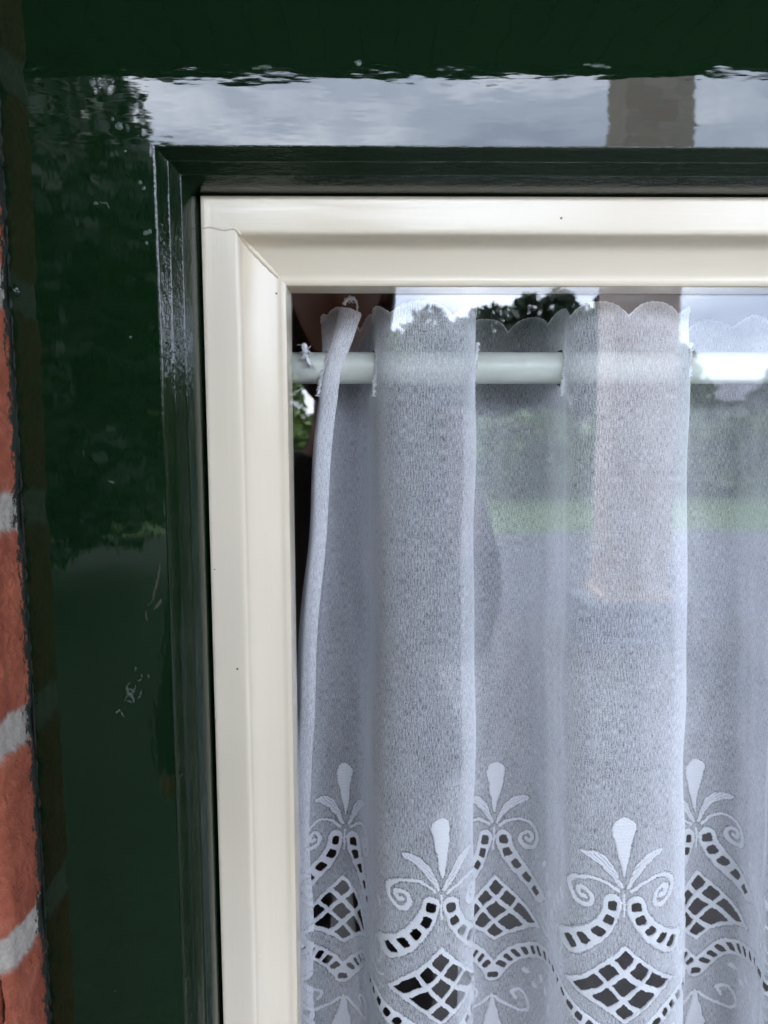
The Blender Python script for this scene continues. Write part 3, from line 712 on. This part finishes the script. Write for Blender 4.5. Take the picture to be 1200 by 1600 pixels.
# frayed corner of the heading and a loose tuft left of it
def tuft(name, c, sc, seed, n=26):
    rr = random.Random(seed); mb = MB()
    for k in range(n):
        p = Vector(c) + Vector((rr.uniform(-1, 1) * sc * .5, rr.uniform(-1, 1) * sc * .25, rr.uniform(-1, 1) * sc)); d = Vector((rr.uniform(-1, 1), rr.uniform(-.5, .5), rr.uniform(-1.2, .8))) * sc
        pts = [p]; 
        for j in range(5): d = (d + Vector((rr.uniform(-1, 1), rr.uniform(-.6, .6), rr.uniform(-1, 1))) * sc * .8) ; pts.append(pts[-1] + d * .28)
        mb.tube(pts, .00016, 5)
    return mb.build(name, M_ST, curtain, True)
def ribbon(name, pts, w, mat):
    vs = []; fs = []; n = len(pts)
    for i, p in enumerate(pts):
        for j in range(5):
            f = j / 4 - .5; vs.append((p[0] + f * w[i], p[1] - .0012 * math.cos(f * 3), p[2] + .0006 * math.sin(i * 1.3 + j)))
    for i in range(n - 1):
        for j in range(4): a = i * 5 + j; fs.append((a, a + 1, a + 6, a + 5))
    me = mesh(name, vs, fs); o = link(name, me, mat, curtain, True)
    s = o.modifiers.new('thick', 'SOLIDIFY'); s.thickness = .0003; return o
P = cr0([at(x, y, .428) for x, y in ((468, 540), (474, 538), (477, 546), (475, 553), (480, 560), (482, 566), (487, 572))], 4)
ribbon('loose_thread', P, [.0022 + .0017 * abs(math.sin(i * .8 + .4)) * (1 - i / len(P)) for i in range(len(P))], M_ST); tuft('loose_thread', at(478, 550, .427), .0019, 3, 30)
P = cr0([at(x, y, .426) for x, y in ((537, 476), (541, 469), (548, 465), (554, 468), (558, 476), (558, 486))], 4)
mb = MB(); mb.tube(P, [.0012 * (1 + .3 * math.sin(i * 1.9)) * (.5 + .5 * math.sin(math.pi * min(1, .25 + i / len(P)))) for i in range(len(P))], 8); mb.build('frayed_corner', M_ST, curtain, True)
tuft('frayed_corner', at(549, 470, .426), .0009, 6, 12)

# ------------------------------------------------------------------ outdoors: what the paint and the glass reflect
ground = MB(); ground.box(-400, 400, -600, -9.7, -.3, 0); M_LAWN = plain('lawn', (.060, .105, .022), .9, .35, 3, .02, 40)
g = ground.build('ground', M_LAWN); tag(g, kind='structure')
mb = MB(); mb.box(-400, 400, -9.7, -5.0, -.3, .008); M_PAV = plain('paving', (.065, .068, .08), .75, .2, 2.5, .003, 60)
g = mb.build('paving', M_PAV); tag(g, kind='structure')
mb = MB(); mb.box(-400, 400, -5.0, G - .02, -.3, .008); g = mb.build('slate_path', plain('slate_path', (.062, .060, .062), .75, .25, 4, .003, 60)); tag(g, kind='structure')
mb = MB(); mb.box(-400, 400, G - .02, 500, -.3, -.002); g = mb.build('soil', M_LAWN); tag(g, kind='structure')

# porch roof
porch = empty('porch_roof', (0, -1.0, 2.7)); tag(porch, 'dark boarded porch roof reaching out over the window', 'porch roof')
m_sof = plain('soffit_boards', (.018, .017, .014), .7, .3, 8, .001, 40, mscale=(1, .1, 1)); m_fas = plain('fascia', (.02, .04, .022), .3, .1)
EDGE = -2.16; zE = EYE + .1517 + (G - EDGE) * .1517 / .34
mb = MB(); x = -7.0
while x < 7.0: mb.box(x, x + .115, EDGE + .03, G - REV - .002, zE + .012, zE + .03); x += .12
mb.build('soffit', m_sof, porch)
mb = MB(); mb.box(-7.02, 7.02, EDGE, EDGE + .03, zE, zE + .16); mb.build('fascia', m_fas, porch, bevel=.004)
mb = MB(); mb.box(-7.1, 7.1, EDGE - .05, G - REV - .002, zE + .165, zE + .2); mb.build('roof_deck', plain('roof_felt', (.06, .06, .065), .9), porch)
mb = MB(); mb.box(-7, -6.9, EDGE + .04, G - REV - .002, 0, zE + .01); mb.build('end_wall', m_sof, porch)

# pillar on a low garden wall
m_pil, _t, _b, _N, _L = nodes('pillar_brick')
_tc = _N('ShaderNodeTexCoord'); _s = _N('ShaderNodeSeparateXYZ'); _L(_tc.outputs['Object'], _s.inputs[0]); _a = _N('ShaderNodeMath'); _L(_s.outputs['X'], _a.inputs[0]); _L(_s.outputs['Y'], _a.inputs[1])
_c = _N('ShaderNodeCombineXYZ'); _L(_a.outputs[0], _c.inputs[0]); _L(_s.outputs['Z'], _c.inputs[1])
_k = _N('ShaderNodeTexBrick'); _k.inputs['Scale'].default_value = 1; _k.inputs['Brick Width'].default_value = .22; _k.inputs['Row Height'].default_value = .075; _k.inputs['Mortar Size'].default_value = .006
_k.inputs['Color1'].default_value = (.50, .36, .29, 1); _k.inputs['Color2'].default_value = (.62, .50, .42, 1); _k.inputs['Mortar'].default_value = (.42, .40, .37, 1)
_L(_c.outputs[0], _k.inputs['Vector']); _L(_k.outputs['Color'], _b.inputs['Base Color']); _b.inputs['Roughness'].default_value = .85
pil = empty('garden_pillar', (1.79, -4.4, 0)); tag(pil, 'tall square pale brown brick pillar standing on the low garden wall', 'pillar')
mb = MB(); mb.box(1.60, 2.03, -4.62, -4.22, .36, 5.6); mb.build('shaft', m_pil, pil, bevel=.015)
mb = MB(); mb.box(1.57, 2.06, -4.65, -4.19, .302, .36); mb.build('plinth', m_pil, pil, bevel=.01)
mb = MB(); mb.box(1.56, 2.07, -4.66, -4.18, 5.602, 5.72); mb.build('cap', m_pil, pil, bevel=.02)
m_gw = plain('garden_wall_render', (.13, .15, .19), .85, .12, 6, .002, 60)
mb = MB(); mb.box(1.45, 2.15, -4.72, -4.12, 0, .30); gw = mb.build('garden_wall', m_gw, None, bevel=.01); tag(gw, 'low blue grey rendered wall block under the brown pillar', 'garden wall')
# planted bed under the tall tree
bed = mesh('planted_bed', [(-.03, .05, .012), (-.34, -1.3, .012), (-2.4, -9.69, .012), (-14, -9.69, .012), (-14, .05, .012)], [(0, 1, 2, 3, 4)])
M_BED = plain('bed_soil', (.012, .021, .009), .95, .4, 12, .02, 60); g = link('planted_bed', bed, M_BED); tag(g, kind='structure')

# trees with leaf clumps
def leaf_mat(name, c):
    m, t, b, N, L = nodes(name)
    n = noise_tex(t, 1.3, 4); r = ramp(t, [(.3, tuple(v * .55 for v in c)), (.7, tuple(v * 1.35 for v in c))]); L(n.outputs['Fac'], r.inputs[0]); L(r.outputs[0], b.inputs['Base Color'])
    b.inputs['Roughness'].default_value = .5; return m
M_BARK = plain('bark', (.10, .075, .055), .9, .3, 9, .01, 30)
LM = [leaf_mat('leaves_dark', (.015, .031, .009)), leaf_mat('leaves_mid', (.06, .11, .022)), leaf_mat('leaves_light', (.11, .17, .03))]
def tree(name, x, y, h, rw, zc0, mat, label, cat, n=9000, leaf=.09, group=None, seed=0, clumps=46):
    rr = np.random.default_rng(seed); root = empty(name, (x, y, 0)); tag(root, label, cat, group)
    mb = MB(); mb.tube([(x, y, 0), (x + .05, y, h * .3), (x - .05, y + .05, h * .62), (x, y, h * .85)], [h * .035, h * .027, h * .016, h * .005], 9)
    for k in range(8):
        a = rr.uniform(0, 6.28); z0 = h * rr.uniform(.25, .6); l = rw * rr.uniform(.5, .85)
        mb.tube([(x, y, z0), (x + math.cos(a) * l * .5, y + math.sin(a) * l * .5, z0 + h * .12), (x + math.cos(a) * l, y + math.sin(a) * l, z0 + h * .2)], [h * .012, h * .008, h * .003], 6)
    mb.build('trunk', M_BARK, root, True)
    cz = (zc0 + h) / 2; rz = (h - zc0) / 2
    d = rr.normal(size=(clumps, 3)); d /= np.linalg.norm(d, axis=1)[:, None]; rad = rr.uniform(.35, .92, clumps)[:, None]
    C = np.array([x, y, cz]) + d * rad * np.array([rw, rw, rz]); cr_ = rr.uniform(.16, .34, clumps) * rw
    pick = rr.integers(0, clumps, n); o = rr.normal(size=(n, 3)); o /= np.linalg.norm(o, axis=1)[:, None]
    P = C[pick] + o * (cr_[pick] * rr.uniform(.3, 1.0, n) ** .5)[:, None]
    a = rr.normal(size=(n, 3)); a /= np.linalg.norm(a, axis=1)[:, None]; b = np.cross(a, rr.normal(size=(n, 3))); b /= np.linalg.norm(b, axis=1)[:, None]
    s = (leaf * rr.uniform(.5, 1.2, n))[:, None]
    vs = np.stack([P - a * s, P + b * s * .5, P + a * s, P - b * s * .5], 1).reshape(-1, 3)
    me = np_mesh('crown', vs, np.arange(4 * n).reshape(-1, 4), smooth=False); link('crown', me, mat, root)
    return root
tree('broad_tree', -3.42, -5.6, 4.62, 2.3, .1, LM[0], 'tall dense dark green tree standing close on the left of the garden', 'tree', 120000, .08, seed=3, clumps=190)
tl = [(-3.6, -17, 4.6, 2.2, LM[2], 'bright light green tree at the left end of the garden row'), (.6, -19, 4.4, 2.0, LM[1], 'rounded mid green tree second in the garden row'), (4.2, -18, 5.3, 2.3, LM[0], 'dark green tree with the tallest crown in the garden row'),
      (1.9, -18.5, 4.3, 1.9, LM[0], 'dark green tree reflected above the middle of the rod'), (7.8, -21, 4.4, 2.4, LM[1], 'mid green tree just left of the reflected pillar'), (12.4, -20, 3.6, 1.6, LM[0], 'small dark tree beside the pale house')]
for i, (x, y, h, rw, m, lb) in enumerate(tl): tree('garden_tree', x, y, h, rw, .8, m, lb, 'tree', 15000, .13, 'trees beyond the lawn', 20 + i)
def hedge(x0, x1, y, h, d, label):
    n = 16000; rr = np.random.default_rng(5)
    P = np.stack([rr.uniform(x0, x1, n), y + rr.uniform(-d / 2, d / 2, n), rr.uniform(0, h, n)], -1)
    P[:, 2] += .12 * np.sin(P[:, 0] * 2.3); a = rr.normal(size=(n, 3)); a /= np.linalg.norm(a, axis=1)[:, None]; b = np.cross(a, rr.normal(size=(n, 3))); b /= np.linalg.norm(b, axis=1)[:, None]
    s = (.16 * rr.uniform(.5, 1.2, n))[:, None]; vs = np.stack([P - a * s, P + b * s * .5, P + a * s, P - b * s * .5], 1).reshape(-1, 3)
    o = link('hedge', np_mesh('hedge', vs, np.arange(4 * n).reshape(-1, 4), smooth=False), LM[2]); tag(o, label, 'hedge'); return o
hedge(-14, 9, -15.5, 1.75, 1.2, 'long clipped green hedge behind the lawn')
hedge(5.5, 6.6, -3.0, 1.9, 7.0, 'side hedge of green leaves closing the right of the terrace')

# pale house across the garden
hs = empty('house', (13.5, -24, 0)); tag(hs, 'pale house with a grey roof and dark windows across the garden', 'house')
m_hw = plain('house_render', (.50, .48, .45), .85, .08); m_hr = plain('house_roof', (.16, .15, .16), .8, .2); m_hf = plain('house_pane', (.03, .035, .04), .15, .1)
mb = MB(); mb.box(9.8, 19, -30, -24, 0, 2.45); mb.build('wall', m_hw, hs)
v = [(9.5, -23.6, 2.4), (19.3, -23.6, 2.4), (19.3, -30.4, 2.4), (9.5, -30.4, 2.4), (9.5, -27, 3.3), (19.3, -27, 3.3)]
link('roof', mesh('roof', v, [(0, 1, 5, 4), (2, 3, 4, 5), (0, 4, 3), (1, 2, 5), (0, 3, 2, 1)]), m_hr, hs)
for x in (10.6, 12.4, 14.2, 16.4):
    mb = MB(); mb.box(x, x + .9, -24.0, -23.96, .8, 2.0); fr_ = mb.build('window', m_hw, hs)
    mb = MB(); mb.box(x + .06, x + .84, -23.955, -23.945, .86, 1.94); mb.build('pane', m_hf, fr_)

# ------------------------------------------------------------------ the photographer, seen only as a reflection
m_skin = plain('skin', (.50, .27, .19), .5, .08); m_hair = plain('hair', (.035, .020, .012), .45, .4, 60, .002, 200, mscale=(1, 1, .1)); m_coat = plain('dark_coat', (.028, .030, .036), .8, .2, 40, .001, 300)
m_jean = plain('dark_trousers', (.015, .018, .03), .85, .2)
person = empty('person', (-.06, -.42, 0)); tag(person, 'person in a dark coat with brown hair holding up a phone, reflected in the glass', 'person')
def skin(name, verts, edges, radii, mat, parent, root=0, sub=2):
    me = D.meshes.new(name); me.from_pydata(verts, edges, []); o = link(name, me, mat, parent)
    s = o.modifiers.new('skin', 'SKIN'); 
    lay = me.skin_vertices[0].data if me.skin_vertices else None
    if lay is None:
        bm = bmesh.new(); bm.from_mesh(me); bm.verts.layers.skin.verify(); bm.to_mesh(me); bm.free(); lay = me.skin_vertices[0].data
    for i, r in enumerate(radii):
        lay[i].radius = (r, r) if not isinstance(r, tuple) else r
    lay[root].use_root = True
    s.use_smooth_shade = True
    q = o.modifiers.new('sub', 'SUBSURF'); q.levels = sub; q.render_levels = sub
    return o
bx, by = -.062, -.50
V = [(bx, by, .95), (bx, by, 1.10), (bx, by - .01, 1.28), (bx, by, 1.40), (bx, by + .01, 1.52), (bx, by + .02, 1.63), (bx, by + .03, 1.75), (bx, by + .03, 1.81),   # 0-7 pelvis..crown
     (bx - .17, by, 1.40), (bx - .23, by - .01, 1.14), (bx - .25, by + .02, 1.00), (bx - .25, by + .04, .90),                                        # 8-11 left arm
     (bx + .17, by, 1.40), (bx + .20, by + .06, 1.13), (bx + .20, by + .24, 1.29), (.085, -.075, 1.46),                                         # 12-15 right arm
     (bx - .09, by, .88), (bx - .10, by + .02, .48), (bx - .10, by - .02, .09), (bx - .11, by + .12, .04),
     (bx + .09, by, .88), (bx + .10, by + .02, .48), (bx + .10, by - .02, .09), (bx + .11, by + .12, .04)]
Ed = [(0, 1), (1, 2), (2, 3), (3, 4), (4, 5), (5, 6), (6, 7), (3, 8), (8, 9), (9, 10), (10, 11), (3, 12), (12, 13), (13, 14), (14, 15), (0, 16), (16, 17), (17, 18), (18, 19), (0, 20), (20, 21), (21, 22), (22, 23)]
Rd = [.12, .11, .11, .055, .044, .05, .060, .04, .065, .048, .040, .026, .065, .048, .040, .026, .09, .062, .045, .03, .09, .062, .045, .03]
skin('body', V, Ed, Rd, m_skin, person)
# coat and trousers follow the body, a little wider
cv = [V[i] for i in (0, 1, 2, 3, 8, 9, 10, 12, 13, 14)]; cv[3] = (bx, by, 1.41); 
cv += [(bx - .25, by + .035, .925), (.105 - .012, -.125, 1.44), (bx, by, .80), (bx, by - .005, 1.455)]
skin('coat', cv, [(3, 13), (12, 0), (0, 1), (1, 2), (2, 3), (3, 4), (4, 5), (5, 6), (6, 10), (3, 7), (7, 8), (8, 9), (9, 11)], [.165, .15, .165, .10, .080, .064, .052, .080, .064, .052, .036, .036, .16, .055], m_coat, person)
tv = [V[i] for i in (0, 16, 17, 18, 20, 21, 22)]; skin('trousers', tv, [(0, 1), (1, 2), (2, 3), (0, 4), (4, 5), (5, 6)], [.15, .10, .075, .058, .10, .075, .058], m_jean, person)
def ell(name, c, r, mat, parent, f=None, sub=4):
    bm = bmesh.new(); bmesh.ops.create_icosphere(bm, subdivisions=sub, radius=1)
    for v in bm.verts:
        q = v.co.copy()
        if f: q = f(q)
        v.co = Vector((c[0] + q.x * r[0], c[1] + q.y * r[1], c[2] + q.z * r[2]))
    me = D.meshes.new(name); bm.to_mesh(me); bm.free(); return link(name, me, mat, parent, True)
def headf(q):
    if q.z < 0: q.x *= 1 + .28 * q.z; q.y *= 1 + .10 * q.z
    g = math.exp(-((q.x / .16) ** 2 + ((q.z + .12) / .22) ** 2)) * (1 if q.y > 0 else 0); q.y += .22 * g
    for sx in (-1, 1):
        g = math.exp(-(((q.x - sx * .40) / .17) ** 2 + ((q.z - .06) / .12) ** 2)) * (1 if q.y > 0 else 0); q.y -= .10 * g
    g = math.exp(-((q.x / .3) ** 2 + ((q.z + .52) / .07) ** 2)) * (1 if q.y > 0 else 0); q.y += .05 * g
    return q
HC = (bx, by + .045, 1.720)
ell('head', HC, (.075, .095, .118), m_skin, person, headf)
for sx in (-1, 1):
    ell('ear', (HC[0] + sx * .077, HC[1] - .005, HC[2]), (.010, .020, .032), m_skin, person, None, 3)
    ell('eye', (HC[0] + sx * .030, HC[1] + .082, HC[2] + .008), (.011, .009, .007), plain('eye', (.5, .48, .46), .2), person, None, 3)
ell('mouth', (HC[0], HC[1] + .090, HC[2] - .060), (.022, .008, .007), plain('lips', (.42, .15, .13), .5), person, None, 3)
def hairf(q):
    q = q * (1 + .05 * mnoise.noise(q * 4)); 
    if q.y > .25 and q.z < .45: q.y = .25 + (q.y - .25) * .1
    if q.z < 0: q.z *= 1.7; q.x *= 1.05
    return q
ell('hair', (HC[0], HC[1] - .018, HC[2] + .022), (.092, .106, .125), m_hair, person, hairf)
# hands: palm and five curled fingers round the phone's edges
def hand(cx, cz, sgn):
    """palm beside the phone's edge, fingers reaching round its back (towards the window)"""
    V = [(cx, -.075, cz - .03), (cx, -.050, cz), (cx - sgn * .002, -.030, cz + .028)]; E_ = [(0, 1), (1, 2)]; r = [.022, .024, .017]
    for k in range(4):
        z = cz + .034 - k * .019; l = (.9, 1.0, .95, .75)[k]; n = len(V)
        V += [(cx + sgn * .004, -.030, z), (cx + sgn * .001, -.0135, z + .004), (cx - sgn * .014 * l, -.0080, z + .004), (cx - sgn * .026 * l, -.0060, z + .001)]
        E_ += [(1 if k > 1 else 2, n), (n, n + 1), (n + 1, n + 2), (n + 2, n + 3)]; r += [.0095, .0082, .0072, .0060]
    n = len(V); V += [(cx - sgn * .006, -.055, cz + .018), (cx - sgn * .020, -.040, cz + .034), (cx - sgn * .034, -.030, cz + .040)]; E_ += [(1, n), (n, n + 1), (n + 1, n + 2)]; r += [.012, .0095, .0075]
    skin('hand', V, E_, r, m_skin, person, 0, 2)
hand(.090, EYE - .02, 1)
# the phone: its lens is the point the picture is taken from
phone = empty('phone', (.01, -.02, EYE - .05)); tag(phone, 'thin black phone held upright in one hand in front of the face', 'phone')
m_ph = plain('phone_shell', (.012, .012, .014), .2, .05); m_sc = plain('phone_glass', (.02, .02, .025), .1, .05); m_ln = plain('lens_ring', (.08, .08, .085), .25, .05)
mb = MB(); mb.box(-.060, .016 + .062, -.0185, -.0105, EYE - .118, EYE + .028); mb.build('shell', m_ph, phone, bevel=.003)
mb = MB(); mb.box(-.056, .074, -.0195, -.0187, EYE - .112, EYE + .022); mb.build('screen', m_sc, phone)
mb = MB(); mb.tube([(0, -.0104, EYE), (0, -.0085, EYE)], .007, 24); mb.build('lens', m_ln, phone, True)

print('verts', sum(len(m.vertices) for m in D.meshes), 'objects', len(D.objects))
